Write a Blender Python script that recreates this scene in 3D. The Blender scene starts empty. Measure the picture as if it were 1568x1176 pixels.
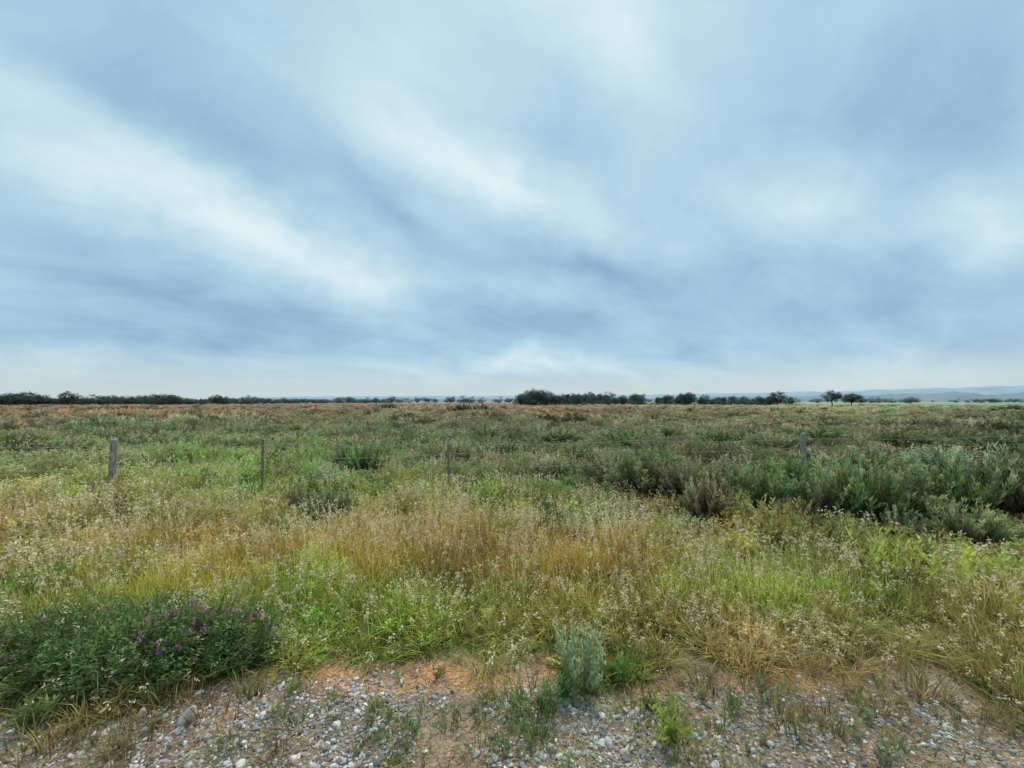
import bpy, math, random
import numpy as np
from mathutils import Vector, noise as mnoise, Matrix
rng=np.random.default_rng(7); random.seed(7)
H=1.7; F=620.0; TH=math.atan(27/F)
sc=bpy.context.scene
# ---------------------------------------------------------------- calibration helpers
def ray(px,py):
    cx=(px-784)/F; cy=(588-py)/F
    return Vector((cx, math.cos(TH)-cy*math.sin(TH), math.sin(TH)+cy*math.cos(TH)))
def gnd(px,py):
    d=ray(px,py); t=-H/d.z
    return (d.x*t,d.y*t)
def topix(x,y,z=0.0):
    x=np.asarray(x,float);y=np.asarray(y,float)
    dz=z-H
    dep=y*math.cos(TH)+dz*math.sin(TH); up=-y*math.sin(TH)+dz*math.cos(TH)
    dep=np.maximum(dep,0.05)
    return 784+F*x/dep, 588-F*up/dep
def lin(c):
    c=np.asarray(c,float)/255.
    return np.where(c<0.04045,c/12.92,((c+0.055)/1.055)**2.4)
def nz(x,y,s,seed=0.0):
    return np.array([mnoise.noise(Vector((a*s+seed,b*s-seed*1.7,seed*.37))) for a,b in zip(x,y)])
def sstep(a,b,x):
    t=np.clip((x-a)/(b-a),0,1); return t*t*(3-2*t)
# ---------------------------------------------------------------- colour layout of the meadow
ROWS=[616,619,625,640,670,720,770,820,870,920,970,1040,1130]
CP=[
 [(0,124,118,108),(500,134,124,112),(900,144,134,118),(1050,146,152,130),(1568,136,148,126)],
 [(0,134,116,102),(450,138,118,102),(880,152,130,110),(1100,150,150,124),(1568,135,148,116)],
 [(0,138,114,98),(450,138,116,98),(850,150,122,102),(1050,142,130,102),(1250,148,146,112),(1568,128,135,98)],
 [(0,130,116,92),(300,130,114,88),(500,120,114,86),(900,120,112,84),(1300,124,120,88),(1568,110,108,84)],
 [(0,112,116,86),(400,106,116,80),(700,102,108,80),(1000,100,104,76),(1400,98,96,72),(1568,86,86,66)],
 [(0,120,128,80),(200,116,132,70),(380,112,138,60),(600,106,120,66),(900,98,106,66),(1150,90,94,58),(1568,82,86,56)],
 [(0,144,140,82),(200,134,138,68),(350,128,138,62),(620,130,142,66),(900,112,118,64),(1150,96,98,58),(1568,94,88,60)],
 [(0,148,134,80),(300,148,134,70),(600,140,132,72),(850,134,124,66),(1100,122,122,62),(1400,124,116,66),(1568,126,118,76)],
 [(0,150,130,70),(200,150,128,66),(420,146,132,62),(750,138,126,62),(1000,132,130,60),(1300,126,136,62),(1568,134,140,66)],
 [(0,126,136,54),(350,124,148,48),(600,128,148,50),(850,132,138,58),(1150,134,150,56),(1450,138,150,60),(1568,134,144,60)],
 [(0,96,108,52),(500,122,146,48),(750,128,136,56),(950,128,130,62),(1200,148,140,84),(1400,138,132,78),(1568,130,134,68)],
 [(0,98,104,56),(250,112,110,60),(450,116,116,62),(950,112,124,62),(1200,138,124,80),(1568,128,120,74)],
 [(0,120,106,68),(300,122,104,68),(500,98,120,58),(1000,106,122,58),(1200,118,114,70),(1568,126,118,78)],
]
GX=np.linspace(-300,1900,90)
GRID=np.zeros((len(ROWS),len(GX),3))
for i,row in enumerate(CP):
    xs=[r[0] for r in row]
    for k in range(3): GRID[i,:,k]=np.interp(GX,xs,lin([r[k+1] for r in row]))
def meadow(px,py):
    r=np.interp(py,ROWS,np.arange(len(ROWS))); c=np.interp(px,GX,np.arange(len(GX)))
    r0=np.minimum(r.astype(int),len(ROWS)-2); c0=np.minimum(c.astype(int),len(GX)-2)
    fr=(r-r0)[:,None]; fc=(c-c0)[:,None]
    return (GRID[r0,c0]*(1-fr)*(1-fc)+GRID[r0+1,c0]*fr*(1-fc)+GRID[r0,c0+1]*(1-fr)*fc+GRID[r0+1,c0+1]*fr*fc)
YBX=[-200,0,200,390,850,890,990,1040,1150,1300,1400,1480,1568,1750]
YBY=[1100,1095,1090,1020,1014,1062,1066,1036,1028,1036,1012,1050,1120,1220]
def edge(px): return np.interp(px,YBX,YBY)
def hgt(x,y):
    r=np.hypot(x,y)
    h=0.03*nz(x,y,0.35,3.1)+0.012*nz(x,y,1.9,8.)
    h=h*sstep(0,2,r)
    h+= 0.25*nz(x,y,0.035,5.)*sstep(12,50,r)*(1-sstep(120,400,r))
    return h
# ---------------------------------------------------------------- shrub layout
DG=(.10,.14,.06); GG=(.19,.225,.15); BR=(.15,.14,.09); BG=(.14,.21,.08); OL=(.15,.175,.095)
# (px, py base, py top, width px, variant, colour)
shr=[(1180,792,718,120,1,DG),(1255,800,706,120,2,OL),(1325,806,702,110,1,DG),(1400,802,712,100,0,OL),(1455,800,698,110,1,DG),(1525,792,686,130,1,GG),(1600,800,690,160,1,DG),
 (1120,772,702,100,1,OL),(1215,752,696,100,1,BG),(1050,770,704,110,2,BR),(985,762,692,110,0,OL),(1010,738,686,90,1,BG),(930,745,696,90,2,OL),(1085,800,726,80,1,BR),
 (1290,770,712,80,1,GG),(1395,765,718,80,1,BR),(1480,835,765,100,1,OL),(1545,700,660,110,2,(.09,.12,.06)),(1440,735,684,90,0,GG),(1330,735,686,90,0,OL),(1220,815,762,70,1,BR),(1375,830,775,70,2,GG),
 (560,730,680,70,1,BG),(535,722,682,48,0,DG),(490,755,714,66,2,GG),(455,792,744,60,1,BR),(505,800,746,80,1,OL),(715,716,682,60,2,BR),(672,712,686,50,2,BR),
 (815,748,710,80,1,BR),(850,738,700,70,1,OL),(655,690,668,50,0,BG),(745,676,656,60,0,DG),(340,662,648,60,2,BR),(455,668,650,44,0,DG),(1290,842,795,70,1,OL),(1060,828,790,70,1,OL),
 (860,680,658,80,0,OL),(960,688,660,90,0,DG),(1180,690,664,90,2,OL),(1260,680,656,90,0,DG),(600,676,658,70,2,OL),(1100,690,658,90,0,DG),(230,690,666,70,1,OL),(100,700,670,80,2,OL),(20,690,662,80,2,DG),
 (1380,690,660,110,0,DG),(1480,680,654,90,2,OL),(1020,672,652,70,0,OL),(780,700,674,70,2,OL),(640,720,692,50,1,OL),(880,712,682,70,0,DG)]
SHP=[]
for (bx,by,ty,wp,vr,cl) in shr:
    X,Y=gnd(bx,by); SHP.append((X,Y,wp*Y/F*.5))
def shrubdamp(x,y):
    f=np.ones(len(x))
    for X,Y,rr in SHP:
        d=np.sqrt((x-X)**2+((y-(Y-.25*rr))*.75)**2)/rr
        f=np.minimum(f,.4+.6*sstep(.65,1.15,d))
    return f
# ---------------------------------------------------------------- materials
def newmat(name):
    m=bpy.data.materials.new(name); m.use_nodes=True
    nt=m.node_tree; nt.nodes.clear(); out=nt.nodes.new('ShaderNodeOutputMaterial')
    return m,nt,nt.nodes,nt.links,out
def foliage_mat(name,inst,transl=0.3):
    m,nt,N,L,out=newmat(name)
    a=N.new('ShaderNodeAttribute'); a.attribute_name='Col'
    tf=N.new('ShaderNodeAttribute'); tf.attribute_name='tf'
    if inst:
        t=N.new('ShaderNodeAttribute'); t.attribute_type='INSTANCER'; t.attribute_name='tint'; tc=t.outputs['Color']
    else:
        t=N.new('ShaderNodeObjectInfo'); tc=t.outputs['Color']
    mul=N.new('ShaderNodeMix'); mul.data_type='RGBA'; mul.blend_type='MULTIPLY'
    L.new(tf.outputs['Fac'],mul.inputs[0]); L.new(a.outputs['Color'],mul.inputs[6]); L.new(tc,mul.inputs[7])
    p=N.new('ShaderNodeBsdfDiffuse'); L.new(mul.outputs[2],p.inputs['Color'])
    if transl==0: L.new(p.outputs[0],out.inputs[0]); return m
    tr=N.new('ShaderNodeBsdfTranslucent'); L.new(mul.outputs[2],tr.inputs['Color'])
    mx=N.new('ShaderNodeMixShader'); mx.inputs[0].default_value=transl
    L.new(p.outputs[0],mx.inputs[1]); L.new(tr.outputs[0],mx.inputs[2]); L.new(mx.outputs[0],out.inputs[0])
    return m
M_inst=foliage_mat('foliage_scattered',True)
M_obj=foliage_mat('foliage_plant',False)
M_stone=foliage_mat('gravel_stone',True,0.0)
def noisy_mat(name,c1,c2,scale,rough=.85,bump=.4,stretch=(1,1,1)):
    m,nt,N,L,out=newmat(name)
    tc=N.new('ShaderNodeTexCoord'); mp=N.new('ShaderNodeMapping'); mp.inputs['Scale'].default_value=stretch
    L.new(tc.outputs['Object'],mp.inputs[0])
    n=N.new('ShaderNodeTexNoise'); n.inputs['Scale'].default_value=scale; n.inputs['Detail'].default_value=6
    L.new(mp.outputs[0],n.inputs['Vector'])
    r=N.new('ShaderNodeValToRGB'); r.color_ramp.elements[0].position=.35; r.color_ramp.elements[1].position=.65
    r.color_ramp.elements[0].color=(*c1,1); r.color_ramp.elements[1].color=(*c2,1)
    L.new(n.outputs['Fac'],r.inputs[0])
    p=N.new('ShaderNodeBsdfPrincipled'); p.inputs['Roughness'].default_value=rough; p.inputs['Specular IOR Level'].default_value=.2
    L.new(r.outputs[0],p.inputs['Base Color'])
    b=N.new('ShaderNodeBump'); b.inputs['Strength'].default_value=bump; b.inputs['Distance'].default_value=.01
    L.new(n.outputs['Fac'],b.inputs['Height']); L.new(b.outputs[0],p.inputs['Normal'])
    L.new(p.outputs[0],out.inputs[0]); return m
# ---------------------------------------------------------------- mesh builder
class MB:
    def __init__(s): s.v=[];s.f=[];s.c=[];s.t=[]
    def add(s,vs,fs,col,tf):
        o=len(s.v); s.v+= [tuple(v) for v in vs]; s.f+=[tuple(i+o for i in f) for f in fs]
        if isinstance(col[0],(int,float)): s.c+=[tuple(col)]*len(vs)
        else: s.c+=[tuple(c) for c in col]
        s.t+=[tf]*len(vs)
    def mesh(s,name,mat,smooth=False):
        me=bpy.data.meshes.new(name); me.from_pydata(s.v,[],s.f)
        a=me.attributes.new('Col','FLOAT_COLOR','POINT')
        a.data.foreach_set('color',np.c_[np.array(s.c),np.ones(len(s.c))].astype(np.float32).ravel())
        b=me.attributes.new('tf','FLOAT','POINT'); b.data.foreach_set('value',np.array(s.t,np.float32))
        me.materials.append(mat)
        if smooth: me.polygons.foreach_set('use_smooth',[True]*len(me.polygons))
        me.update(); return me
R=random.uniform
def blade(mb,p,az,L,w,lean,curve,segs,ca,cb,tf=1.0):
    dx,dy=math.cos(az),math.sin(az); tw=az+R(-.9,.9)+math.pi/2; sx,sy=math.cos(tw),math.sin(tw)
    vs=[];cs=[];fs=[]
    for i in range(segs+1):
        t=i/segs; r=L*(lean*t+curve*t*t); z=L*t*math.sqrt(max(0.05,1-(lean+curve*t)**2*.7))
        if curve>.5: z-=L*(curve-.5)*t*t*t*.9
        ww=w*.5*(1-t*.97)**.6
        c=[ca[k]*(1-t)+cb[k]*t for k in range(3)]
        if i<segs:
            vs+=[(p[0]+dx*r-sx*ww,p[1]+dy*r-sy*ww,p[2]+z),(p[0]+dx*r+sx*ww,p[1]+dy*r+sy*ww,p[2]+z)]; cs+=[c,c]
            if i: fs.append((2*i-2,2*i-1,2*i+1,2*i))
        else:
            vs.append((p[0]+dx*r,p[1]+dy*r,p[2]+z)); cs.append(c); fs.append((2*i-2,2*i-1,2*i))
    mb.add(vs,fs,cs,tf); return vs[-1]
def leaf(mb,p,d,L,w,col,tf=1.0):
    d=Vector(d).normalized(); s=d.cross(Vector((R(-1,1),R(-1,1),R(-1,1))))
    if s.length<1e-3: s=Vector((1,0,0))
    s.normalize(); p=Vector(p); m=p+d*L*.45
    mb.add([p,m+s*w*.5,p+d*L,m-s*w*.5],[(0,1,2,3)],col,tf)
def tube(mb,pts,rads,n,col,tf=0.0):
    vs=[];fs=[]
    for i,(p,r) in enumerate(zip(pts,rads)):
        p=Vector(p); a=Vector(pts[min(i+1,len(pts)-1)])-Vector(pts[max(i-1,0)]); a.normalize()
        u=a.cross(Vector((.31,.94,.1))).normalized(); w=a.cross(u)
        for k in range(n):
            an=2*math.pi*k/n; vs.append(p+(u*math.cos(an)+w*math.sin(an))*r)
    for i in range(len(pts)-1):
        for k in range(n):
            fs.append((i*n+k,i*n+(k+1)%n,(i+1)*n+(k+1)%n,(i+1)*n+k))
    fs.append(tuple(range(n))[::-1]); fs.append(tuple((len(pts)-1)*n+k for k in range(n)))
    mb.add(vs,fs,col,tf)
def g(v): return (v,v,v)
STRAW=(.56,.45,.22); STRAWP=(.78,.70,.46); DRYB=(.30,.21,.12)
# ---------------------------------------------------------------- scatter templates
def coll(name,meshes):
    c=bpy.data.collections.new(name)
    for i,me in enumerate(meshes):
        o=bpy.data.objects.new('%s_%02d'%(name,i),me); c.objects.link(o)
    return c
def t_green(n,rad,hmin,hmax,w,straw=.12,segs=3):
    mb=MB()
    for _ in range(n):
        a=R(0,6.28); r=rad*math.sqrt(R(0,1)); az=a+R(-.8,.8); v=R(.6,1.4)
        L=R(hmin,hmax)
        if random.random()<straw: blade(mb,(r*math.cos(a),r*math.sin(a),-.01),az,L,w*.8,R(0,.35),R(0,.3),segs,(.3,.22,.12),STRAW,0.)
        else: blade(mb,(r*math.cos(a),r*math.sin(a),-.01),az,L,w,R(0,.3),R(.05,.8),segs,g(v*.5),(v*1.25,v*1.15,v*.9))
    return mb
def t_oat(nst,nbl,rad,h,w,head,pale=False,bl=.6,nh=8):
    mb=MB()
    for _ in range(nbl):
        a=R(0,6.28); r=rad*math.sqrt(R(0,1)); v=R(.7,1.25)
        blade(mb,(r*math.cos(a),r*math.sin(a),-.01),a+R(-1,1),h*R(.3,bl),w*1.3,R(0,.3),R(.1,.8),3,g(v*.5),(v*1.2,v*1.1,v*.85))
    for _ in range(nst):
        a=R(0,6.28); r=rad*math.sqrt(R(0,1)); az=a+R(-.6,.6); L=h*R(.7,1.1); ln=R(0,.2); cu=R(.02,.3)
        p0=(r*math.cos(a),r*math.sin(a),-.01)
        blade(mb,p0,az,L,w*.7,ln,cu,3,(1.,.85,.75),(1.5,1.25,1.0),.8)
        for k in range(nh):
            t=R(.76,1.0); rr=L*(ln*t+cu*t*t); z=L*t*math.sqrt(1-(ln+cu*t)**2*.7)
            q=(p0[0]+math.cos(az)*rr+R(-1,1)*head*.6,p0[1]+math.sin(az)*rr+R(-1,1)*head*.6,z+R(-1,.6)*head)
            c=STRAWP if (pale or random.random()<.3) else STRAW
            v=R(.8,1.15)
            leaf(mb,q,(R(-.6,.6),R(-.6,.6),R(-1,.2)),head,head*.40,(c[0]*v,c[1]*v,c[2]*v),0.)
    return mb
def t_dry(n,rad,h,w):
    mb=MB()
    for _ in range(n):
        a=R(0,6.28); r=rad*math.sqrt(R(0,1)); v=R(.7,1.25)
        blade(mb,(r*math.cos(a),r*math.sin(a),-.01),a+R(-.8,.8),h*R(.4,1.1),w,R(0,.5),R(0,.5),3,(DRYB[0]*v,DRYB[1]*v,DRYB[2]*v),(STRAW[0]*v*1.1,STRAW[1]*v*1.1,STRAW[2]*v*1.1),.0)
    return mb
def t_litter(n,rad,w):
    mb=MB()
    for _ in range(n):
        a=R(0,6.28); r=rad*math.sqrt(R(0,1)); p=Vector((r*math.cos(a),r*math.sin(a),R(.002,.02))); v=R(.6,1.2)
        d=Vector((R(-1,1),R(-1,1),R(-.05,.15))); leaf(mb,p,d,R(.04,.16),w,(STRAW[0]*v,STRAW[1]*v,STRAW[2]*v),0.)
    return mb
def t_herb(nst,h,rad,ll,lw,nl,up=.6,spread=.6):
    mb=MB()
    for _ in range(nst):
        a=R(0,6.28); r=rad*math.sqrt(R(0,1)); L=h*R(.4,1.2); ln=R(0,spread)*(.4+r/rad*.6); cu=R(-.1,.25)
        p0=(r*math.cos(a)*.4,r*math.sin(a)*.4,-.01); v=R(.75,1.2)
        blade(mb,p0,a,L,lw*.5,ln,cu,2,g(.4),g(v),.8)
        for k in range(nl):
            t=R(.2,1.02); rr=L*(ln*t+cu*t*t); z=L*t*math.sqrt(max(.05,1-(ln+cu*t)**2*.7))
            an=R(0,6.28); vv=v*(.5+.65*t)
            leaf(mb,(p0[0]+math.cos(a)*rr,p0[1]+math.sin(a)*rr,z),(math.cos(an),math.sin(an),up+R(-.3,.5)),ll*R(.7,1.2),lw*R(.8,1.2),(vv,vv*1.02,vv*.95))
    return mb
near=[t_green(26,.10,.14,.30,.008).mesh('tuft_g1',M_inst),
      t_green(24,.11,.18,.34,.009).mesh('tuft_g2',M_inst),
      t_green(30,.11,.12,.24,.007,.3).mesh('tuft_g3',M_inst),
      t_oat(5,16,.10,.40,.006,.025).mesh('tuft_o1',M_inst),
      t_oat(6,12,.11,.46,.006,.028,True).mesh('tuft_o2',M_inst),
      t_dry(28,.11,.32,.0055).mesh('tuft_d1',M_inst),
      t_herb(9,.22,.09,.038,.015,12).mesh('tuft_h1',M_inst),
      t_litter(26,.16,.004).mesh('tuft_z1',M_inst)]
C_near=coll('grass_tuft',near)
mid=[t_green(30,.26,.18,.38,.018,.15).mesh('mt_g1',M_inst),
     t_green(28,.28,.20,.40,.018,.28).mesh('mt_g2',M_inst),
     t_oat(8,16,.28,.46,.013,.044).mesh('mt_o1',M_inst),
     t_oat(9,12,.28,.50,.013,.050,True,.6,7).mesh('mt_o2',M_inst),
     t_dry(30,.26,.40,.012).mesh('mt_d1',M_inst),
     t_herb(22,.38,.28,.075,.032,11,.6,.8).mesh('mt_h1',M_inst),
     t_herb(24,.46,.30,.07,.024,12,1.2,.7).mesh('mt_h2',M_inst)]
C_mid=coll('meadow_clump',mid)
far=[t_green(30,.8,.28,.5,.07,.1,2).mesh('ft_g1',M_inst),
     t_herb(30,.5,.8,.20,.10,8,.8,1.0).mesh('ft_h1',M_inst),
     t_herb(28,.5,.9,.22,.09,8,1.2,1.1).mesh('ft_h2',M_inst),
     t_oat(16,10,.8,.55,.04,.10,True,.6,6).mesh('ft_o1',M_inst)]
C_far=coll('field_scrub_clump',far)

def scatter(name,P,rot,scl,idx,tint,col):
    me=bpy.data.meshes.new(name); n=len(P)
    me.vertices.add(n); me.vertices.foreach_set('co',np.asarray(P,np.float32).ravel())
    for nm,ty,key,d in (('rot','FLOAT_VECTOR','vector',rot),('scl','FLOAT_VECTOR','vector',scl)):
        a=me.attributes.new(nm,ty,'POINT'); a.data.foreach_set(key,np.asarray(d,np.float32).ravel())
    a=me.attributes.new('idx','INT','POINT'); a.data.foreach_set('value',np.asarray(idx,np.int32))
    a=me.attributes.new('tint','FLOAT_COLOR','POINT'); a.data.foreach_set('color',np.c_[tint,np.ones(n)].astype(np.float32).ravel())
    me.update()
    o=bpy.data.objects.new(name,me); sc.collection.objects.link(o)
    ng=bpy.data.node_groups.new(name+'_scatter','GeometryNodeTree')
    ng.interface.new_socket('Geometry',in_out='INPUT',socket_type='NodeSocketGeometry')
    ng.interface.new_socket('Geometry',in_out='OUTPUT',socket_type='NodeSocketGeometry')
    N=ng.nodes;L=ng.links
    gi=N.new('NodeGroupInput');go=N.new('NodeGroupOutput')
    ci=N.new('GeometryNodeCollectionInfo'); ci.inputs['Collection'].default_value=col
    ci.inputs['Separate Children'].default_value=True; ci.inputs['Reset Children'].default_value=True
    ip=N.new('GeometryNodeInstanceOnPoints'); ip.inputs['Pick Instance'].default_value=True
    def na(nm,ty):
        a=N.new('GeometryNodeInputNamedAttribute'); a.data_type=ty; a.inputs['Name'].default_value=nm; return a.outputs[0]
    er=N.new('FunctionNodeEulerToRotation')
    L.new(gi.outputs[0],ip.inputs['Points']); L.new(ci.outputs[0],ip.inputs['Instance'])
    L.new(na('idx','INT'),ip.inputs['Instance Index'])
    L.new(na('rot','FLOAT_VECTOR'),er.inputs[0]); L.new(er.outputs[0],ip.inputs['Rotation'])
    L.new(na('scl','FLOAT_VECTOR'),ip.inputs['Scale']); L.new(ip.outputs[0],go.inputs[0])
    md=o.modifiers.new('scatter','NODES'); md.node_group=ng
    return o
def sector(r0,r1,dens,half=60):
    n=int(dens*math.radians(2*half)/2*(r1*r1-r0*r0))
    r=np.sqrt(rng.uniform(r0*r0,r1*r1,n)); a=np.radians(rng.uniform(-half,half,n))
    return r*np.sin(a),r*np.cos(a)
KG=1.98
def tints(x,y,jit=.18,seed=1.):
    px,py=topix(x,y)
    wob=nz(x,y,1.6,seed)
    w2=nz(x,y,.5,seed+9)
    py2=py+ (wob*30+w2*30)*np.clip((py-615)/200,0,1)-8*np.clip((py-640)/100,0,1); px2=px+w2*110
    c=meadow(px2,py2)*KG
    lc=(c@np.array([.3,.6,.1]))[:,None]; c=c*.90+lc*.10
    n=len(x)
    lum=1+rng.normal(0,jit,n)+nz(x,y,.9,seed+4)*.42+nz(x,y,2.6,seed+14)*.32
    hue=rng.normal(0,.09,n)+nz(x,y,.7,seed+6)*.18
    c=c*np.clip(lum,.35,1.7)[:,None]
    c[:,0]*=1.04+hue; c[:,1]*=1-hue*.25
    return np.clip(c,.01,.8)
def pick(n,w):
    w=np.array(w,float); return rng.choice(len(w),n,p=w/w.sum())
def place(name,x,y,idx,smin,smax,col,tilt=.12,seed=1.,hs=None,jit=.18):
    n=len(x); z=hgt(x,y)
    rot=np.c_[rng.normal(0,tilt,n),rng.normal(0,tilt,n),rng.uniform(0,6.28,n)]
    s=rng.uniform(smin,smax,n); 
    if hs is None: hs=1+nz(x,y,.8,seed+2)*.6
    scl=np.c_[s,s,s*hs*rng.uniform(.8,1.2,n)]
    return scatter(name,np.c_[x,y,z],rot,scl,idx,tints(x,y,seed=seed,jit=jit),col)
# A: close meadow grass
x,y=sector(2.0,5.2,200)
px,py=topix(x,y); e=edge(px)+nz(x,y,3.,2.)*42
keep=(py<e)&(y>.5)
x,y,px,py=x[keep],y[keep],px[keep],py[keep]
n=len(x)
gold=np.clip(nz(x,y,.9,33.)*1.2+ (1-np.abs(py-845)/60).clip(0,1)*.45*(px<1000)+.15,0,1)
idx=pick(n,[28,22,18,10,7,6,9,2]); sel=rng.random(n)<gold*.55; idx[sel]=pick(sel.sum(),[8,8,14,18,15,9,2,4])
dryz=(px>1020)&(px<1420)&(py>930)&(rng.random(n)<.5); idx[dryz]=pick(dryz.sum(),[4,4,10,8,6,16,4,4])
near_e=(edge(px)-py)
dr2=(near_e<40)&(rng.random(n)<.35); idx[dr2]=pick(dr2.sum(),[4,3,10,5,3,14,4,8])
hs=(.38+.64*sstep(0,120,near_e))*(1+nz(x,y,.8,3.)*.5+nz(x,y,2.2,13.)*.55)
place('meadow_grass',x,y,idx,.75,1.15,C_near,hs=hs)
# B: sparse plants on the gravel verge
x,y=sector(1.35,3.8,130,68)
px,py=topix(x,y)
cl=nz(x,y,2.4,14.)+nz(x,y,7.,24.)*.6+.28*(px>1020)+.28*(px<240)+.12*((px>560)&(px<1020)&(py>1060))-.2*((px>380)&(px<860)&(py<1055))-.03
keep=(py>=edge(px)-5)&(cl>.08)&(y>.6)
x,y,px=x[keep],y[keep],px[keep]; n=len(x)
idx=pick(n,[14,3,18,2,0,9,16,22])
big=np.where((px>1020)|(px<240),1.5,1.0)
place('verge_weeds',x,y,idx,.2,.5,C_near,seed=2.,hs=.8*big,tilt=.25)
x,y=sector(1.35,3.4,50,70); px,py=topix(x,y); k=(py>edge(px)-20)&((px>980)|(px<300)|(rng.random(len(x))<.4)); x,y=x[k],y[k]
place('dry_straw_litter',x,y,np.full(len(x),7),.5,1.1,C_near,tilt=.02,seed=3.)
# C: mid meadow
x,y=sector(5.0,11,44); px,py=topix(x,y); n=len(x)
idx=pick(n,[24,18,12,13,9,12,9])
gold=(py>785)&(px<1000)&(rng.random(n)<.4); idx[gold]=pick(gold.sum(),[8,14,18,14,10,2,1])
sh=(px>1050)&(rng.random(n)<.4); idx[sh]=pick(sh.sum(),[6,6,5,6,6,14,14])
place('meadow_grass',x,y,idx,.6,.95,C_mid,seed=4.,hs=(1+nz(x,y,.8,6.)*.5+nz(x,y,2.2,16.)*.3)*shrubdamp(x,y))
x,y=sector(11,28,12,59); n=len(x)
idx=pick(n,[18,16,8,12,7,24,20])
place('meadow_grass',x,y,idx,.85,1.4,C_mid,seed=5.,hs=(.75+nz(x,y,.45,6.)*.7)*shrubdamp(x,y),jit=.26)
x,y=sector(28,75,2.0,57); n=len(x)
place('field_scrub',x,y,pick(n,[24,30,26,8]),.6,1.2,C_far,seed=6.,hs=.9+nz(x,y,.12,7.)*.9,jit=.28)
x,y=sector(75,230,.22,57); n=len(x)
place('field_scrub',x,y,pick(n,[24,28,24,8]),.8,1.5,C_far,seed=7.,hs=.8+nz(x,y,.05,7.)*.7,jit=.22)
# ---------------------------------------------------------------- ground
NA=720; radii=np.concatenate([[0.0],np.geomspace(.35,6,130),np.geomspace(6.2,9000,110)])
ang=np.linspace(0,2*math.pi,NA,endpoint=False)
rr,aa=np.meshgrid(radii[1:],ang,indexing='ij')
gx=(rr*np.sin(aa)).ravel(); gy=(rr*np.cos(aa)).ravel()
gz=hgt(gx,gy)
verts=np.vstack([[0,0,gz[0]],np.c_[gx,gy,gz]])
nr=len(radii)-1
faces=[]
for k in range(NA): faces.append((0,1+(k+1)%NA,1+k))
for i in range(nr-1):
    b=1+i*NA; t=b+NA
    for k in range(NA):
        k2=(k+1)%NA; faces.append((b+k,b+k2,t+k2,t+k))
gm=bpy.data.meshes.new('ground'); gm.from_pydata(verts.tolist(),[],faces)
px,py=topix(gx,gy); back=gy<.3
px=np.where(back,784+gx*300,px); py=np.where(back,1300,py)
w2=nz(gx,gy,.5,10.); wob=nz(gx,gy,1.6,1.)
colg=meadow(px+w2*80,py+wob*20*np.clip((py-615)/200,0,1))
r=np.hypot(gx,gy)
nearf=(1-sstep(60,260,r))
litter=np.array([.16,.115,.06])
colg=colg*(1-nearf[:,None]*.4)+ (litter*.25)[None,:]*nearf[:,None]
haze_mix=sstep(400,2800,r)[:,None]; colg=colg*(1-haze_mix)+lin([140,156,158])[None,:]*haze_mix  # aerial haze painted into the far ground colour by distance
plot=(nz(gx,gy,.012,21.)*.35+nz(gx,gy,.045,22.)*.2)*sstep(80,200,r)
colg*=(1+plot)[:,None]
soil=sstep(-22,16,py-(edge(px)+nz(gx,gy,3.,2.)*42+nz(gx,gy,12.,2.)*14))
grey=lin([146,131,112])*.95; orange=lin([206,156,110])*.95
om=np.zeros(len(gx))
for (ex,ey,ax,ay) in ((520,1032,140,22),(700,1036,140,24),(830,1030,60,16),(1200,1045,120,24),(1290,1035,60,16),(440,1030,60,16),(1000,1060,60,18),(600,1055,200,16)):
    om=np.maximum(om,np.clip(1.15-np.sqrt(((px-ex)/ax)**2+((py-ey)/ay)**2)+nz(gx,gy,5.,6.)*.8,0,1))
om=np.clip(om,0,.95)
om=np.maximum(om,np.clip(.02+nz(gx,gy,2.2,61.)*.4,0,.2))
sv=1+nz(gx,gy,4.,12.)*.35+nz(gx,gy,14.,12.)*.3
sc_=(grey[None,:]*(1-om[:,None])+orange[None,:]*om[:,None])*sv[:,None]
colg=colg*(1-soil[:,None])+sc_*soil[:,None]
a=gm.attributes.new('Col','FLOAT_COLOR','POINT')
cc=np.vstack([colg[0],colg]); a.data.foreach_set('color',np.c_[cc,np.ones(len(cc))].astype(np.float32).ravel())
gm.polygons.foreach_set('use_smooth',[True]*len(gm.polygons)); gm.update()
m,nt,N,L,out=newmat('ground_soil')
at=N.new('ShaderNodeAttribute'); at.attribute_name='Col'
tc=N.new('ShaderNodeTexCoord')
n1=N.new('ShaderNodeTexNoise'); n1.inputs['Scale'].default_value=45; n1.inputs['Detail'].default_value=6; n1.inputs['Roughness'].default_value=.75
n2=N.new('ShaderNodeTexVoronoi'); n2.inputs['Scale'].default_value=85
n3=N.new('ShaderNodeTexNoise'); n3.inputs['Scale'].default_value=.6; n3.inputs['Detail'].default_value=7
for q in (n1,n2,n3): L.new(tc.outputs['Object'],q.inputs['Vector'])
def mth(op,a,b=None,c=None):
    q=N.new('ShaderNodeMath'); q.operation=op
    for i,s in enumerate((a,b,c)):
        if s is None: continue
        if isinstance(s,(int,float)): q.inputs[i].default_value=s
        else: L.new(s,q.inputs[i])
    return q.outputs[0]
v=mth('MULTIPLY_ADD',n1.outputs['Fac'],1.5,.28)
v2=mth('MULTIPLY_ADD',n3.outputs['Fac'],.7,.65)
vc=N.new('ShaderNodeSeparateColor'); L.new(n2.outputs['Color'],vc.inputs[0])
v3=mth('MULTIPLY_ADD',vc.outputs[0],.8,.6)
v=mth('MULTIPLY',mth('MULTIPLY',v,v2),v3)
vm=N.new('ShaderNodeVectorMath'); vm.operation='SCALE'; L.new(at.outputs['Color'],vm.inputs[0]); L.new(v,vm.inputs['Scale'])
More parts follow.
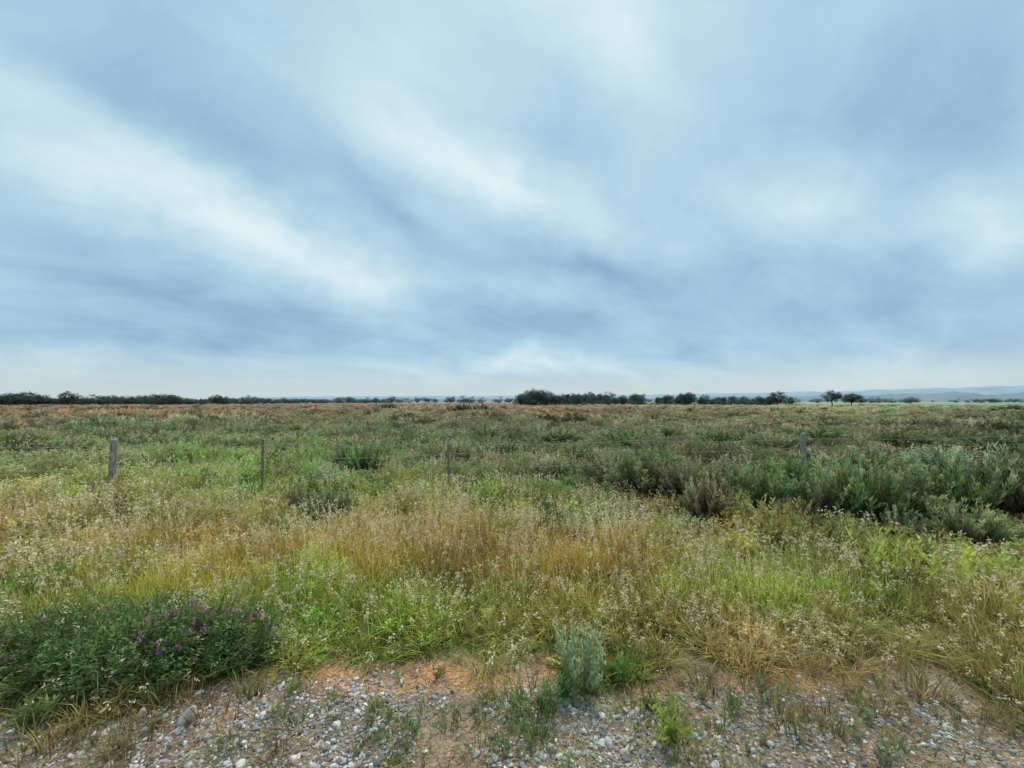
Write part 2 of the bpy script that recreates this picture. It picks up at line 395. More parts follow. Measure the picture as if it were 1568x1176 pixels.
p=N.new('ShaderNodeBsdfPrincipled'); p.inputs['Roughness'].default_value=.95; p.inputs['Specular IOR Level'].default_value=.1
L.new(vm.outputs[0],p.inputs['Base Color'])
bp=N.new('ShaderNodeBump'); bp.inputs['Strength'].default_value=.8; bp.inputs['Distance'].default_value=.015
L.new(mth('ADD',n1.outputs['Fac'],mth('MULTIPLY',n2.outputs['Distance'],-.8)),bp.inputs['Height']); L.new(bp.outputs[0],p.inputs['Normal'])
L.new(p.outputs[0],out.inputs[0]); gm.materials.append(m)
go=bpy.data.objects.new('ground',gm); sc.collection.objects.link(go)
# ---------------------------------------------------------------- gravel
import bmesh
def rock(name,sub=1,flat=.6,mat=None,seed=0):
    bm=bmesh.new(); bmesh.ops.create_icosphere(bm,subdivisions=sub,radius=1)
    rs=random.Random(seed)
    pl=[Vector((rs.uniform(-1,1),rs.uniform(-1,1),rs.uniform(-1,1))).normalized() for _ in range(7)]
    ds=[rs.uniform(.5,.85) for _ in pl]
    sx,sy=rs.uniform(.8,1.2),rs.uniform(.6,.95)
    for v in bm.verts:
        for q,d in zip(pl,ds):
            k=v.co.dot(q)
            if k>d: v.co-=q*(k-d)
        v.co*=1+rs.uniform(-.06,.06)
        v.co=Vector((v.co.x*sx,v.co.y*sy,v.co.z*flat))
    me=bpy.data.meshes.new(name); bm.to_mesh(me); bm.free()
    nv=len(me.vertices)
    a=me.attributes.new('Col','FLOAT_COLOR','POINT'); cs=[]
    for v in me.vertices:
        q=rs.uniform(.85,1.12); cs+=[q,q,q,1]
    a.data.foreach_set('color',cs)
    b=me.attributes.new('tf','FLOAT','POINT'); b.data.foreach_set('value',[1.]*nv)
    me.materials.append(mat); return me
C_rock=coll('gravel_stone',[rock('gs%d'%i,2 if i<4 else 1,R(.45,.75),M_stone,i) for i in range(8)])
x,y=sector(1.3,3.5,5200,68); px,py=topix(x,y)
gd=sstep(-6,30,py-edge(px))*(.25+.75*sstep(1035,1080,py))*(.62+1.1*nz(x,y,1.7,40.)+.4*nz(x,y,6.,41.))
gd=np.where((px>200)&(px<1050),gd*1.3,gd*.75)+.02*(py>edge(px)-60)
k=(rng.random(len(x))<gd)&(y>.5); x,y=x[k],y[k]; n=len(x)
z=hgt(x,y)
s=np.clip(rng.lognormal(math.log(.0068),.52,n),.003,.024)
pal=np.array([[.42,.42,.42],[.57,.56,.54],[.21,.21,.22],[.46,.37,.29],[.75,.73,.69],[.40,.28,.21],[.34,.34,.35]])
ti=pal[rng.choice(7,n,p=[.27,.20,.14,.13,.12,.06,.08])]*rng.uniform(.75,1.2,n)[:,None]
scatter('gravel',np.c_[x,y,z+s*.22],np.c_[rng.normal(0,.25,n),rng.normal(0,.25,n),rng.uniform(0,6.28,n)],np.c_[s,s,s],rng.integers(0,8,n),ti,C_rock)
wm=noisy_mat('quartz_rock',(.62,.52,.45),(.82,.78,.73),14,.8,.6)
def bigrock(px,py,s,name,seed,mat):
    me=rock(name,3,.8,mat,seed); o=bpy.data.objects.new(name,me); gx_,gy_=gnd(px,py)
    o.location=(gx_,gy_,s*.5); o.scale=(s*.7,s*.7,s*1.4); o.rotation_euler=(.1,.2,1.); sc.collection.objects.link(o)
bigrock(286,1108,.062,'quartz_rock',5,wm)
bigrock(218,1098,.032,'quartz_rock.001',9,wm)
# ---------------------------------------------------------------- shrubs
def shrub_mesh(name,nst,nl,ll,lw,spread,up,seed,mat=M_obj,twig=(.16,.125,.09)):
    random.seed(seed); mb=MB()
    lob=[(R(0,6.28),R(.75,1.2)) for _ in range(5)]
    for _ in range(nst):
        a=R(0,6.28); u=math.sqrt(R(0,1))
        lf=max(.6,1+.28*sum(math.cos(a-q)**3*(k-.95) for q,k in lob)*2)
        tip=Vector((math.cos(a)*u*spread*lf,math.sin(a)*u*spread*lf,(1-.45*u*u)*R(.5,1.18)))
        b=Vector((math.cos(a)*.12*u,math.sin(a)*.12*u,-.02)); mid_=b.lerp(tip,.5)+Vector((math.cos(a),math.sin(a),0))*.12*u
        v=R(.5,1.7); yl=R(.85,1.3)
        pts=[]
        for i in range(6):
            t=i/5; pts.append((1-t)**2*b+2*t*(1-t)*mid_+t*t*tip)
        tube(mb,pts,[.010*(1-i/5.6) for i in range(6)],3,twig,0.)
        for k in range(nl):
            t=R(.3,1.03); i=min(4,int(t*5)); p=pts[i].lerp(pts[i+1],t*5-i)
            d=(pts[i+1]-pts[i]).normalized(); an=R(0,6.28)
            dd=d*up+Vector((math.cos(an),math.sin(an),R(-.2,.6)))
            vv=v*(.3+1.1*t*t)*R(.8,1.2)  # interior shade and bright tips painted into the leaf colour
            off=Vector((R(-1,1),R(-1,1),R(-1,1)))*.02
            leaf(mb,p+off,dd,ll*R(.7,1.3),lw*R(.8,1.2),(vv*yl,vv*1.02,vv*.92))
    return mb.mesh(name,mat)
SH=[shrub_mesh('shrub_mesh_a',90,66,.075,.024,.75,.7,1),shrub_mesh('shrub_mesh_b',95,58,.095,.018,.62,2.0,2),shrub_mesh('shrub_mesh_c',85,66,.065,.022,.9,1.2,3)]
random.seed(5)
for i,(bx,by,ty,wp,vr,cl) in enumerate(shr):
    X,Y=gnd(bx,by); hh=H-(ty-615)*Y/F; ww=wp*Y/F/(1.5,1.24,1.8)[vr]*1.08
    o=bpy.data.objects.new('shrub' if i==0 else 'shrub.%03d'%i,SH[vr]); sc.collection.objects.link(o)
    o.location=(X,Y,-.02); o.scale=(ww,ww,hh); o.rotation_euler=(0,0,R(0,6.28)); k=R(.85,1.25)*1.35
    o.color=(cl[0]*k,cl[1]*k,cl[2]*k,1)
# silver plant (sage-like)
random.seed(11); mb=MB()
for _ in range(26):
    a=R(0,6.28); u=math.sqrt(R(0,1)); L_=R(.22,.45)*(1-.3*u)
    b=Vector((math.cos(a)*.03,math.sin(a)*.03,-.01)); tip=Vector((math.cos(a)*u*.20,math.sin(a)*u*.20,L_))
    pts=[b.lerp(tip,i/5)+Vector((math.cos(a),math.sin(a),0))*.03*math.sin(i/5*3.14)*u for i in range(6)]
    tube(mb,pts,[.003]*5+[.0015],3,(.36,.42,.28),0.)
    for k in range(34):
        t=R(.12,1.0); i=min(4,int(t*5)); p=pts[i].lerp(pts[i+1],t*5-i); an=R(0,6.28)
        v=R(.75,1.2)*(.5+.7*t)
        leaf(mb,p,Vector((math.cos(an)*.6,math.sin(an)*.6,R(.6,1.2))),R(.026,.05),R(.008,.013),(.46*v,.56*v,.31*v),0.)
X,Y=gnd(887,1052)
o=bpy.data.objects.new('silver_sage_plant',mb.mesh('silver_sage_plant',M_obj)); o.location=(X,Y,0); sc.collection.objects.link(o)
WD=[t_herb(16,.2,.09,.045,.014,16,1.0,.8).mesh('weed_a',M_obj),t_green(56,.09,.06,.19,.007,.12).mesh('weed_b',M_obj),t_herb(10,.11,.12,.034,.012,9,1.,1.6).mesh('weed_c',M_obj),t_green(34,.16,.04,.13,.008,.3).mesh('weed_d',M_obj),t_herb(7,.15,.10,.05,.012,8,1.4,1.2).mesh('weed_e',M_obj)]
weeds=[(935,1045,1.2,0,(.12,.2,.06)),(960,1040,1.3,1,(.14,.2,.05)),(860,1065,.9,0,(.11,.18,.06)),(905,1075,.9,1,(.14,.2,.06)),(770,1090,.9,1,(.12,.19,.06)),(745,1105,.9,2,(.15,.2,.1)),(800,1120,1.0,1,(.13,.2,.06)),
 (770,1150,.9,2,(.13,.19,.08)),(690,1115,.9,2,(.15,.19,.1)),(640,1125,.9,4,(.13,.18,.08)),(600,1120,.8,1,(.14,.2,.07)),(510,1105,.8,3,(.13,.18,.08)),(455,1120,.8,4,(.14,.17,.09)),(1030,1140,.9,0,(.26,.3,.07)),(1045,1150,1.1,1,(.26,.28,.07)),
 (1035,1100,.9,1,(.22,.26,.07)),(1000,1090,.8,0,(.14,.2,.06)),(395,1060,1.1,1,(.2,.2,.08)),(370,1075,1.1,3,(.18,.2,.08)),(1200,1110,.9,1,(.2,.19,.09)),(1120,1090,.9,4,(.14,.18,.08)),(1150,1150,.9,3,(.14,.17,.1)),
 (560,1065,.7,3,(.14,.2,.07)),(100,1140,1.1,1,(.24,.2,.08)),(60,1110,1.2,0,(.13,.17,.06)),(180,1150,1.,3,(.26,.2,.09)),(1350,1100,1.1,1,(.2,.18,.09)),(1460,1130,1.1,3,(.22,.2,.1)),(1530,1060,1.6,1,(.2,.22,.08)),(330,1100,1.1,3,(.28,.12,.09)),(305,1090,.9,1,(.26,.13,.1)),
 (835,1140,.8,1,(.14,.2,.07)),(850,1105,.8,0,(.12,.19,.06)),(900,1150,.7,3,(.2,.2,.1)),(720,1165,.8,1,(.14,.2,.07)),(1290,1150,.9,3,(.24,.18,.09)),(960,1100,.9,1,(.15,.2,.07)),(1075,1060,1.2,1,(.2,.2,.08)),(1100,1120,.9,4,(.15,.19,.07)),(540,1160,.7,4,(.14,.18,.07)),(250,1065,1.3,1,(.15,.18,.07)),(420,1165,.8,1,(.22,.12,.08)),
 (780,1070,.9,3,(.13,.2,.07)),(820,1085,1.,1,(.14,.21,.07)),(700,1085,.7,1,(.16,.2,.07)),(660,1150,.8,3,(.14,.19,.08)),(1180,1075,1.,4,(.16,.18,.09)),(1250,1100,1.,1,(.24,.2,.1)),(1400,1060,1.2,1,(.24,.21,.1)),(1420,1160,1.,3,(.15,.17,.1)),(1340,1160,1.,4,(.14,.17,.1)),(30,1160,1.2,1,(.22,.2,.09)),(140,1105,1.2,1,(.2,.2,.08)),(230,1130,1.,3,(.16,.16,.08)),
 (520,1075,.6,4,(.15,.2,.08)),(480,1050,.6,3,(.16,.2,.08)),(610,1050,.7,4,(.15,.2,.07)),(760,1050,.8,3,(.15,.2,.07)),(670,1045,.8,3,(.16,.2,.08)),(1080,1150,1.,1,(.18,.2,.09)),(1130,1060,1.1,3,(.17,.19,.09)),(1330,1060,1.2,3,(.22,.2,.1)),(1500,1110,1.2,3,(.22,.2,.1)),(980,1150,.9,3,(.16,.2,.08)),(740,1130,.9,3,(.14,.2,.08)),(790,1160,.9,4,(.14,.19,.08))]
for i,(bx,by,s,vr,cl) in enumerate(weeds):
    s*=R(.75,1.2)
    X,Y=gnd(bx+R(-12,12),by+R(-6,6)); o=bpy.data.objects.new('weed_clump' if i==0 else 'weed_clump.%03d'%i,WD[vr]); sc.collection.objects.link(o)
    o.location=(X,Y,0); o.scale=(s,s*R(.7,1.2),s*R(.8,1.1)); o.rotation_euler=(R(-.15,.15),R(-.15,.15),R(0,6.28)); o.color=(*[c*1.6 for c in cl],1)
# purple vetch
random.seed(21); mb=MB()
def vetch(cx,cy,rad,h,n,nfl):
    for _ in range(n):
        a=R(0,6.28); u=math.sqrt(R(0,1)); r0=rad*u; b=Vector((cx+math.cos(a)*r0*.8,cy+math.sin(a)*r0*.8,-.01))
        hh=h*(1-.5*u*u)*R(.45,1.25); an=R(0,6.28); tip=b+Vector((math.cos(an)*.13,math.sin(an)*.13,hh))
        pts=[b.lerp(tip,i/4)+Vector((R(-1,1),R(-1,1),0))*.008 for i in range(5)]
        tube(mb,pts,[.0022]*5,3,(.14,.2,.08),0.); v=R(.6,1.6)
        for k in range(32):
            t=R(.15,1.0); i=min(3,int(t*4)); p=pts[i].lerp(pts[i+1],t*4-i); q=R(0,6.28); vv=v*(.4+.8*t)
            leaf(mb,p+Vector((R(-1,1),R(-1,1),R(-1,1)))*.02,(math.cos(q),math.sin(q),R(-.1,.9)),R(.02,.042),R(.006,.011),(.16*vv,.235*vv,.085*vv),0.)
    for _ in range(nfl):
        a=R(0,6.28); u=math.sqrt(R(0,1)); c=Vector((cx+math.cos(a)*rad*u*.85,cy+math.sin(a)*rad*u*.85-.03,h*(1-.5*u*u)*R(.85,1.2)))
        col=random.choice([(.50,.10,.38),(.38,.09,.34),(.56,.18,.46)]); fs=R(.55,1.0)
        for k in range(16):
            leaf(mb,c+Vector((R(-1,1)*.012,R(-1,1)*.012,R(-1,1)*.022))*fs,(R(-1,1),R(-1,1),R(-.5,.6)),.018*fs,.011*fs,col,0.)
for (bx,by,s,h,n,nf) in ((40,1075,.34,.30,180,1),(130,1072,.36,.33,200,3),(215,1060,.34,.38,240,14),(290,1045,.30,.36,200,14),(375,1030,.14,.30,80,5),(-60,1075,.4,.32,200,2),(60,1015,.35,.26,140,1),(180,1005,.35,.28,140,4)):
    X,Y=gnd(bx,by); vetch(X,Y+s*.7,s,h,n,nf)
o=bpy.data.objects.new('purple_vetch_plant',mb.mesh('purple_vetch_plant',M_obj)); sc.collection.objects.link(o)
# ---------------------------------------------------------------- fence
wood=noisy_mat('weathered_wood',(.17,.15,.13),(.46,.42,.37),9,.9,1.0,(6,6,1))
rust=noisy_mat('rusty_steel',(.12,.09,.07),(.30,.25,.21),25,.7,.5)
wire=noisy_mat('galvanised_wire',(.28,.28,.27),(.46,.45,.44),8,.5,.1)
fence=bpy.data.objects.new('wire_fence',None); sc.collection.objects.link(fence)
def child(name,me,loc=(0,0,0),rot=(0,0,0)):
    o=bpy.data.objects.new(name,me); o.parent=fence; o.location=loc; o.rotation_euler=rot; sc.collection.objects.link(o); return o
def wood_post(name,X,Y,h,r,seed,tilt):
    rs=random.Random(seed); bm=bmesh.new(); n=16; rings=[]
    prof=[1+rs.uniform(-.1,.1) for _ in range(n)]; prof[3]*=.55; prof[4]*=.7; prof[11]*=.8
    zs=[-.25,0,.15,.35,.55,.75,.9,.97,1.0]
    for zi,z in enumerate(zs):
        k=1-.12*max(z,0)
        if z==1.0: k*=.86
        ring=[]
        for i in range(n):
            a=2*math.pi*i/n+z*.3; q=r*k*prof[i]*(1+rs.uniform(-.05,.05))
            ring.append(bm.verts.new((q*math.cos(a),q*.85*math.sin(a),z*h+(rs.uniform(-.02,.012) if z==1.0 else 0)+ (0.02*math.cos(a) if z==1. else 0))))
        rings.append(ring)
    for A,B in zip(rings,rings[1:]):
        for i in range(n): bm.faces.new((A[i],A[(i+1)%n],B[(i+1)%n],B[i]))
    bm.faces.new(rings[-1]); bm.faces.new(rings[0][::-1])
    me=bpy.data.meshes.new(name); bm.to_mesh(me); bm.free(); me.materials.append(wood)
    return child(name,me,(X,Y,0),(tilt[0],tilt[1],rs.uniform(0,3)))
def steel_post(name,X,Y,h,tilt):
    mb=MB(); w=.022
    prof=[(-w,-.003),(w,-.003),(w,.003),(.003,.003),(.003,.022),(-.003,.022),(-.003,.003),(-w,.003)]
    vs=[(a,b,z) for z in (-.2,h) for a,b in prof]; n=len(prof)
    fs=[(i,(i+1)%n,(i+1)%n+n,i+n) for i in range(n)]+[tuple(range(n,2*n))]
    mb.add(vs,fs,(1,1,1),0)
    for z in np.arange(.2,h-.02,.1): mb.add([(-.006,-.008,z),(.006,-.008,z),(.006,-.003,z+.02),(-.006,-.003,z+.02)],[(0,1,2,3)],(1,1,1),0)
    return child(name,mb.mesh(name,rust),(X,Y,0),(tilt[0],tilt[1],.4))
A=gnd(170,765);B=gnd(401,768);Cc=gnd(686,758);D=gnd(1232,742)
E=(D[0]+5.5,D[1]+.75); Mx=((Cc[0]+D[0])/2,(Cc[1]+D[1])/2)
Z_=(A[0]-2.8,A[1]-.05); Z2=(A[0]-6,A[1]-.1); E2=(E[0]+6,E[1]+.8)
wood_post('wooden_post_1',A[0],A[1],1.05,.072,1,(.0,.03)); 
wood_post('wooden_post_2',D[0],D[1],1.06,.062,2,(.02,-.03)); wood_post('wooden_post_3',Z2[0],Z2[1],1.,.06,3,(.02,-.03)); wood_post('wooden_post_4',E2[0],E2[1],1.,.06,4,(.02,.03))
for i,(P,h) in enumerate(((B,1.05),(Cc,.92),(Mx,.9),(Z_,1.0),(E,1.))): steel_post('steel_post_%d'%(i+1),P[0],P[1],h,(0,.01*(i-1)))
run=[Z2,Z_,A,B,Cc,Mx,D,E,E2]
for wi,hz_ in enumerate((.97,.78,.56,.32)):
    mb=MB(); pts=[]
    for P,Q in zip(run,run[1:]):
        for i in range(8):
            t=i/8; pts.append((P[0]+(Q[0]-P[0])*t,P[1]+(Q[1]-P[1])*t-.06,hz_*.98-.05*math.sin(math.pi*t)*(1+.12*wi)))
    for a_,b_ in zip(pts,pts[1:]):
        for k in range(3):
            q=Vector(a_).lerp(Vector(b_),(k+.5)/3)
            for _ in range(2): leaf(mb,q-Vector((0,0,.012)),(R(-.6,.6),R(-.5,.5),1),.026,.005,(1,1,1),0)
    tube(mb,pts,[.0032]*len(pts),5,(1,1,1)); child('wire_%d'%(wi+1),mb.mesh('wire_%d'%(wi+1),wire))
# ---------------------------------------------------------------- trees
def tree_mesh(name,kind,seed,mat):
    """unit-height trees"""
    random.seed(seed); mb=MB(); bark=(.10,.08,.065)
    if kind=='bush': trunk=.10; cz,ch,cw=.48,.5,.62; nc=34
    elif kind=='round': trunk=.28; cz,ch,cw=.60,.40,.46; nc=40
    elif kind=='umbrella': trunk=.42; cz,ch,cw=.70,.30,.46; nc=40
    else: trunk=.28; cz,ch,cw=.62,.38,.28; nc=30
    bend=R(-.06,.06)
    tube(mb,[(0,0,-.03),(bend*.3,0,trunk*.5),(bend,0,trunk),(bend*1.3,.01,cz+ch*.3)],[.035,.028,.022,.008],6,bark,0.)
    cl=[]
    for _ in range(nc):
        while True:
            q=Vector((R(-1,1),R(-1,1),R(-1,1)))
            if .15<q.length<1: break
        c=Vector((q.x*cw,q.y*cw,cz+q.z*ch)); 
        if kind=='umbrella': c.z=cz+q.z*ch*(1-.3*(q.x**2+q.y**2))+.02
        cl.append(c)
    for c in cl[::4]:
        tube(mb,[(bend,0,trunk*R(.7,1.)),(c.x*.5+bend*.5,c.y*.5,(trunk+c.z)/2+.03),tuple(c)],[.016,.01,.004],4,bark,0.)
    for c in cl:
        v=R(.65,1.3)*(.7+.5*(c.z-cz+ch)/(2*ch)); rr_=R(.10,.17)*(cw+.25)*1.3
        for k in range(52):
            q=Vector((random.gauss(0,.5),random.gauss(0,.5),random.gauss(0,.42)))*rr_
            vv=v*R(.75,1.25)
            leaf(mb,c+q,(R(-1,1),R(-1,1),R(-.4,1)),R(.04,.07),R(.025,.045),(vv,vv,vv))
    return mb.mesh(name,mat)
kinds=['bush','bush','round','round','umbrella','tall']
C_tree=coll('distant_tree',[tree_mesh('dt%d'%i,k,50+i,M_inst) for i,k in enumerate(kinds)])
def rowtrees(name,items):
    P=[];S=[];I=[];T=[];Ro=[]
    for (bx,d,h,w,i,t) in items:
        X=(bx-784)/F*d; P.append((X,d,-.05)); S.append((h*w,h*w,h)); I.append(i); T.append(t); Ro.append((0,0,R(0,6.28)))
    return scatter(name,np.array(P),np.array(Ro),np.array(S),I,np.array(T),C_tree)
random.seed(77)
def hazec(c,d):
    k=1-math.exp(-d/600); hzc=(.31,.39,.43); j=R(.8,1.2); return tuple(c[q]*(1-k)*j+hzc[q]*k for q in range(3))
dk=(.05,.065,.035)
it=[]
bx=-260
while bx<600:
    d=np.interp(bx,[-260,0,200,350,470,600],[135,145,165,230,380,560]); d*=R(.97,1.06)
    h=R(3.1,4.4)*(1+.22*math.sin(bx*.045)*math.sin(bx*.013+1)) 
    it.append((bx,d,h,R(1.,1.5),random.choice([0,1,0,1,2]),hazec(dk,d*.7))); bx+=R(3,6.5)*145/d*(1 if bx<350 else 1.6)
it+= [(105,140,5.2,1.,2,hazec(dk,80)),(330,190,5.0,1.1,2,hazec(dk,100)),(342,190,4.5,1.,3,hazec(dk,100)),(250,160,4.5,1.2,0,hazec(dk,80))]
rowtrees('tree_line',it)
it=[]
for bx,h in ((795,5.0),(803,5.7),(811,6.2),(819,6.4),(827,6.1),(836,5.8),(848,5.2),(860,4.8),(872,4.9),(885,5.5),(893,4.8),(906,5.2),(918,5.6),(930,4.9),(944,4.4),(955,4.7),(968,5.4),(980,4.5),(1008,4.1),(1022,4.6),(1040,4.1),(1050,5.6),(1056,5.1),(1075,4.2),(1090,3.4),(1105,3.9),(1122,4.2),(1138,3.4),(1150,3.2),(1165,3.8),(1178,4.0)):
    for _ in range(3):
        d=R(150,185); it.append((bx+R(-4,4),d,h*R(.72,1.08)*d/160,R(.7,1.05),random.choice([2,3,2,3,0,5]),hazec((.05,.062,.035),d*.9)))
for _ in range(90):
    bx=R(785,1215); d=R(150,190); it.append((bx,d,R(1.6,2.8),R(1.1,1.9),random.choice([0,1]),hazec((.055,.07,.04),d)))
rowtrees('tree_grove',it)
it=[]
for _ in range(420):
    bx=R(380,1900); d=R(420,1400); 
    if bx<700: d=R(500,1000)
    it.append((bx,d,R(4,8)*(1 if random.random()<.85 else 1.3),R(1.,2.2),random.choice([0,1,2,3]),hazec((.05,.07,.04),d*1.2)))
for bx in (715,722,738,560,575,600,640,690,765,780,535,520):
    d=R(330,420); it.append((bx,d,R(5,6.5),R(1.,1.4),random.choice([0,2,3]),hazec((.05,.065,.04),d)))
rowtrees('distant_tree_line',it)
TM=[tree_mesh('tree_round_mesh',k,90+i,M_obj) for i,k in enumerate(('round','umbrella','umbrella'))]
def single(name,bx,d,h,w,m,c):
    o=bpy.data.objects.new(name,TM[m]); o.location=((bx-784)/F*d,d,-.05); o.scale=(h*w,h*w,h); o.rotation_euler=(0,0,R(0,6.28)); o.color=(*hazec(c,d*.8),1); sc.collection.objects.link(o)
single('oak_tree',1190,140,5.0,1.4,0,(.05,.07,.03)); single('oak_tree.001',1211,150,3.4,.75,0,(.05,.07,.03))
single('umbrella_pine_tree',1274,140,5.2,1.15,1,(.05,.065,.03)); single('umbrella_pine_tree.001',1303,138,4.2,1.5,2,(.05,.065,.03)); single('oak_tree.002',1178,143,3.5,.9,0,(.05,.07,.03))
for i,(bx,by,hpx,wp,c) in enumerate(((595,631,12,34,(.06,.07,.045)),(708,634,15,36,(.055,.06,.045)),(738,634,14,40,(.055,.06,.045)),(772,632,9,24,(.07,.07,.05)),(940,637,10,36,(.07,.08,.045)),(585,629,7,16,(.06,.07,.05)),(1432,636,8,32,(.06,.08,.045)),(1470,637,7,26,(.06,.08,.045)),(1128,640,9,28,(.08,.085,.05)),(1555,632,10,50,(.06,.08,.045)),(1262,630,6,16,(.06,.07,.05)),(445,650,9,22,(.05,.06,.04)),(1080,632,7,22,(.07,.08,.05)))):
    X,Y=gnd(bx,by); o=bpy.data.objects.new('bush' if i==0 else 'bush.%03d'%i,SH[i%3]); o.location=(X,Y,-.05)
    ww=wp*Y/F/1.5; o.scale=(ww,ww,hpx*Y/F*1.1); o.color=(*[q*1.4 for q in c],1); sc.collection.objects.link(o)
# ---------------------------------------------------------------- hills
def ridge(name,dist,fn,col,dep):
    ns=400; vs=[];fs=[]
    for i in range(ns):
        a=math.radians(-75+150*i/(ns-1)); pxl=784+F*math.tan(max(-1.25,min(1.25,a)))
        h=fn(pxl,a)
        for k,(dd,hh) in enumerate(((0,-8),(.35,.55),(.7,.9),(1,1))):
            r=dist+dep*dd; z=-8 if k==0 else h*hh+ 3*mnoise.noise(Vector((i*.3,k*3.,dist)))
            vs.append((r*math.sin(a),r*math.cos(a),z))
    for i in range(ns-1):
        for k in range(3): fs.append((i*4+k,i*4+4+k,i*4+5+k,i*4+1+k))
    me=bpy.data.meshes.new(name); me.from_pydata(vs,[],fs)
    me.materials.append(noisy_mat(name+'_hazy_woodland',tuple(c*.92 for c in col),tuple(c*1.07 for c in col),.006,1.,0.))  # bluish distance haze is painted into the base colour
    me.polygons.foreach_set('use_smooth',[True]*len(me.polygons))
    o=bpy.data.objects.new(name,me); sc.collection.objects.link(o)
def f1(px,a):
    base=np.interp(px,[-400,0,300,420,600,800,1000,1200,1400,1568,2000],[0,1,3,7,9,10,11,13,15,16,14])
    c=math.cos(a)
    return (base/max(c,.3)*c*(1+.14*mnoise.noise(Vector((a*14,1,0)))+.08*mnoise.noise(Vector((a*50,2,0)))))*6500/F
def f2(px,a):
    base=np.interp(px,[-400,200,420,700,1000,1150,1300,1568,2000],[0,1,4,5,6,7,9,10,9])
    return max(0,(base*(1+.35*mnoise.noise(Vector((a*20,5,0)))+.15*mnoise.noise(Vector((a*90,5,0)))))*3800/F)
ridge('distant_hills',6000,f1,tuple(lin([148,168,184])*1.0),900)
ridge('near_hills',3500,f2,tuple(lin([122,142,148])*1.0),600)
# ---------------------------------------------------------------- sky
w=bpy.data.worlds.new('World'); sc.world=w; w.use_nodes=True; nt=w.node_tree; N=nt.nodes; L=nt.links; N.clear()
try: w.cycles.sampling_method='NONE'
except Exception as ex: print(ex)
out=N.new('ShaderNodeOutputWorld')
SEL,SAZ=math.radians(52),math.radians(20)
sk=N.new('ShaderNodeTexSky'); sk.sky_type='NISHITA'; sk.sun_disc=False; sk.sun_elevation=SEL; sk.sun_rotation=SAZ
bg1=N.new('ShaderNodeBackground'); bg1.inputs[1].default_value=.1; L.new(sk.outputs[0],bg1.inputs[0])
tc=N.new('ShaderNodeTexCoord'); sp=N.new('ShaderNodeSeparateXYZ'); L.new(tc.outputs['Generated'],sp.inputs[0])
X,Y,Z=sp.outputs
az=mth('ARCTAN2',X,Y); zc=mth('MAXIMUM',Z,0.0); el=mth('ARCSINE',zc)
den=mth('ADD',zc,.30)
cp=N.new('ShaderNodeCombineXYZ'); L.new(mth('DIVIDE',X,den),cp.inputs[0]); L.new(mth('DIVIDE',Y,den),cp.inputs[1])
mp0=N.new('ShaderNodeMapping'); mp0.inputs['Rotation'].default_value=(0,0,math.radians(55)); L.new(cp.outputs[0],mp0.inputs[0])
mp=N.new('ShaderNodeMapping'); mp.inputs['Scale'].default_value=(1,.55,1); L.new(mp0.outputs[0],mp.inputs[0])
def noi(vec,s,d,r,dist=0.):
    q=N.new('ShaderNodeTexNoise'); q.inputs['Scale'].default_value=s; q.inputs['Detail'].default_value=d; q.inputs['Roughness'].default_value=r; q.inputs['Distortion'].default_value=dist
    L.new(vec,q.inputs['Vector']); return q
nA=noi(mp.outputs[0],1.7,4,.5,.6); nB=noi(mp.outputs[0],5.0,6,.58,.6)
val=mth('MULTIPLY_ADD',mth('SUBTRACT',nA.outputs['Fac'],.5),.55,.52)
val=mth('MULTIPLY_ADD',mth('SUBTRACT',nB.outputs['Fac'],.5),.40,val)
nW=noi(tc.outputs['Generated'],4.0,5,.55)
wc=N.new('ShaderNodeSeparateColor'); L.new(nW.outputs['Color'],wc.inputs[0])
azw=mth('MULTIPLY_ADD',mth('SUBTRACT',wc.outputs[0],.5),.32,az); elw=mth('MULTIPLY_ADD',mth('SUBTRACT',wc.outputs[1],.5),.20,el)
ae=N.new('ShaderNodeCombineXYZ'); L.new(azw,ae.inputs[0]); L.new(elw,ae.inputs[1])
def azel(px,py):
    d=ray(px,py).normalized(); return math.atan2(d.x,d.y),math.asin(d.z)
def blob(px,py,lx,ly,ang,amp):
    global val
    c=azel(px,py); ca,sa=math.cos(math.radians(ang)),math.sin(math.radians(ang))
    e1=azel(px+lx*ca,py+lx*sa); e2=azel(px-ly*sa,py+ly*ca)
    v1=(e1[0]-c[0],e1[1]-c[1]); L1=math.hypot(*v1); L2=math.hypot(e2[0]-c[0],e2[1]-c[1])
    q=N.new('ShaderNodeMapping'); q.vector_type='TEXTURE'; q.inputs['Location'].default_value=(c[0],c[1],0)
    q.inputs['Rotation'].default_value=(0,0,math.atan2(v1[1],v1[0])); q.inputs['Scale'].default_value=(L1*1.6,L2*1.8,1)
    L.new(ae.outputs[0],q.inputs[0])
    gr=N.new('ShaderNodeTexGradient'); gr.gradient_type='SPHERICAL'; L.new(q.outputs[0],gr.inputs[0])
    s=mth('POWER',gr.outputs['Fac'],1.3)
    val=mth('MULTIPLY_ADD',s,amp,val)
for b in ((100,225,280,66,22,.34),(430,365,240,40,27,.36),(590,425,90,22,12,.2),(620,190,180,70,32,.24),(790,285,150,40,22,.36),(830,20,340,130,0,.32),(1225,320,120,55,5,.32),(1500,350,170,50,0,.36),
          (100,545,180,18,4,.2),(1300,580,300,22,0,.3),(820,565,200,18,0,.3),
          (380,230,180,50,28,-.2),(620,330,140,40,32,-.26),(930,405,170,42,12,-.38),(230,430,260,50,14,-.2),(1420,170,220,130,0,-.24),(880,500,280,40,0,-.2),(1430,470,280,60,0,-.2),(350,510,300,40,0,-.2),(850,150,120,60,30,-.18)):
    blob(*b)
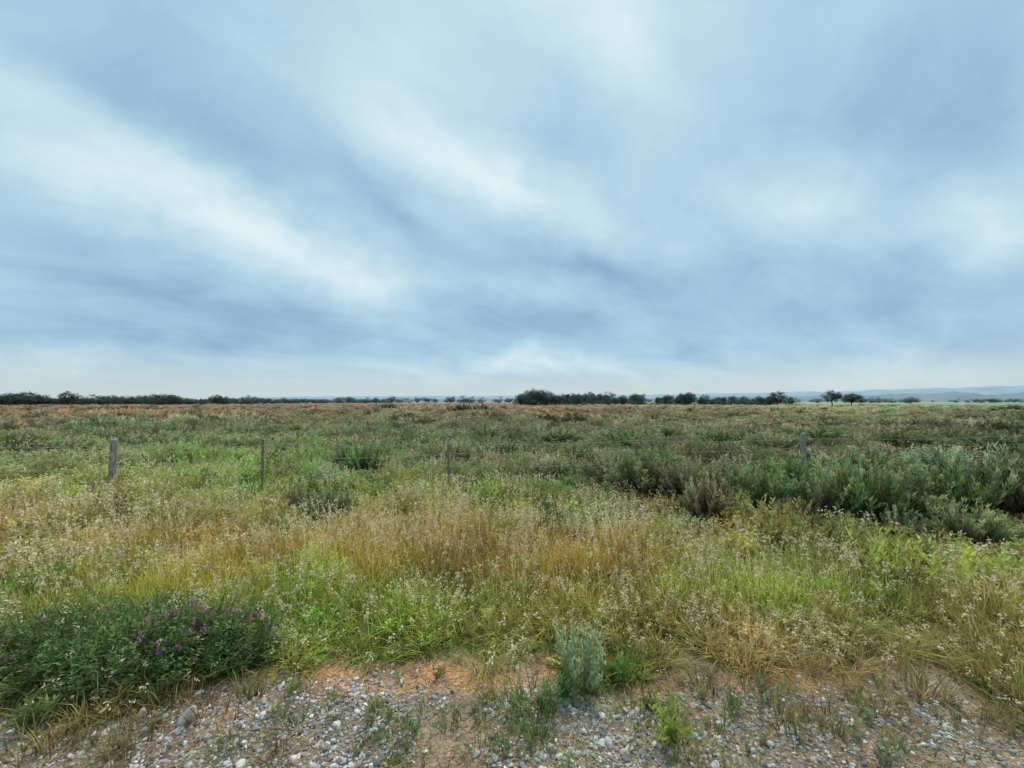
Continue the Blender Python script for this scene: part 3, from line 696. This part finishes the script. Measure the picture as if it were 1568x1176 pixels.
rp=N.new('ShaderNodeValToRGB'); L.new(val,rp.inputs[0]); e=rp.color_ramp; e.interpolation='B_SPLINE'
def C(*c): return (*[float(q) for q in lin(c)],1)
e.elements[0].position=0.; e.elements[0].color=C(124,154,186); e.elements[1].position=1.; e.elements[1].color=C(226,240,243)
for ps,c in ((.28,C(146,178,206)),(.5,C(167,202,222)),(.75,C(192,221,232))):
    q=e.elements.new(ps); q.color=c
hr=N.new('ShaderNodeValToRGB'); L.new(mth('MULTIPLY',el,2.),hr.inputs[0]); hr.color_ramp.interpolation='EASE'
hr.color_ramp.elements[0].position=.0; hr.color_ramp.elements[0].color=(1,1,1,1); hr.color_ramp.elements[1].position=.23; hr.color_ramp.elements[1].color=(0,0,0,1)
mx=N.new('ShaderNodeMix'); mx.data_type='RGBA'; L.new(mth('MULTIPLY',hr.outputs[0],.85),mx.inputs[0]); L.new(rp.outputs[0],mx.inputs[6]); mx.inputs[7].default_value=C(200,211,209)
bg2=N.new('ShaderNodeBackground'); bg2.inputs[1].default_value=1.06; L.new(mx.outputs[2],bg2.inputs[0])
ms=N.new('ShaderNodeMixShader'); ms.inputs[0].default_value=.97; L.new(bg1.outputs[0],ms.inputs[1]); L.new(bg2.outputs[0],ms.inputs[2]); L.new(ms.outputs[0],out.inputs[0])
# ---------------------------------------------------------------- sun, camera
sl=bpy.data.lights.new('sun','SUN'); sl.energy=3.0; sl.angle=math.radians(12); sl.color=(1,.92,.78)
so=bpy.data.objects.new('sun',sl); sc.collection.objects.link(so)
dv=Vector((math.sin(SAZ)*math.cos(SEL),math.cos(SAZ)*math.cos(SEL),math.sin(SEL)))
so.rotation_euler=dv.to_track_quat('Z','Y').to_euler(); so.location=(0,0,30)
cam=bpy.data.cameras.new('camera'); co=bpy.data.objects.new('camera',cam); sc.collection.objects.link(co)
cam.sensor_width=36; cam.lens=36*F/1568; cam.clip_end=20000; cam.clip_start=.05
co.location=(0,0,H); co.rotation_euler=(math.pi/2+TH,0,0); sc.camera=co
sc.view_settings.view_transform='Standard'; sc.view_settings.look='None'; sc.view_settings.exposure=0
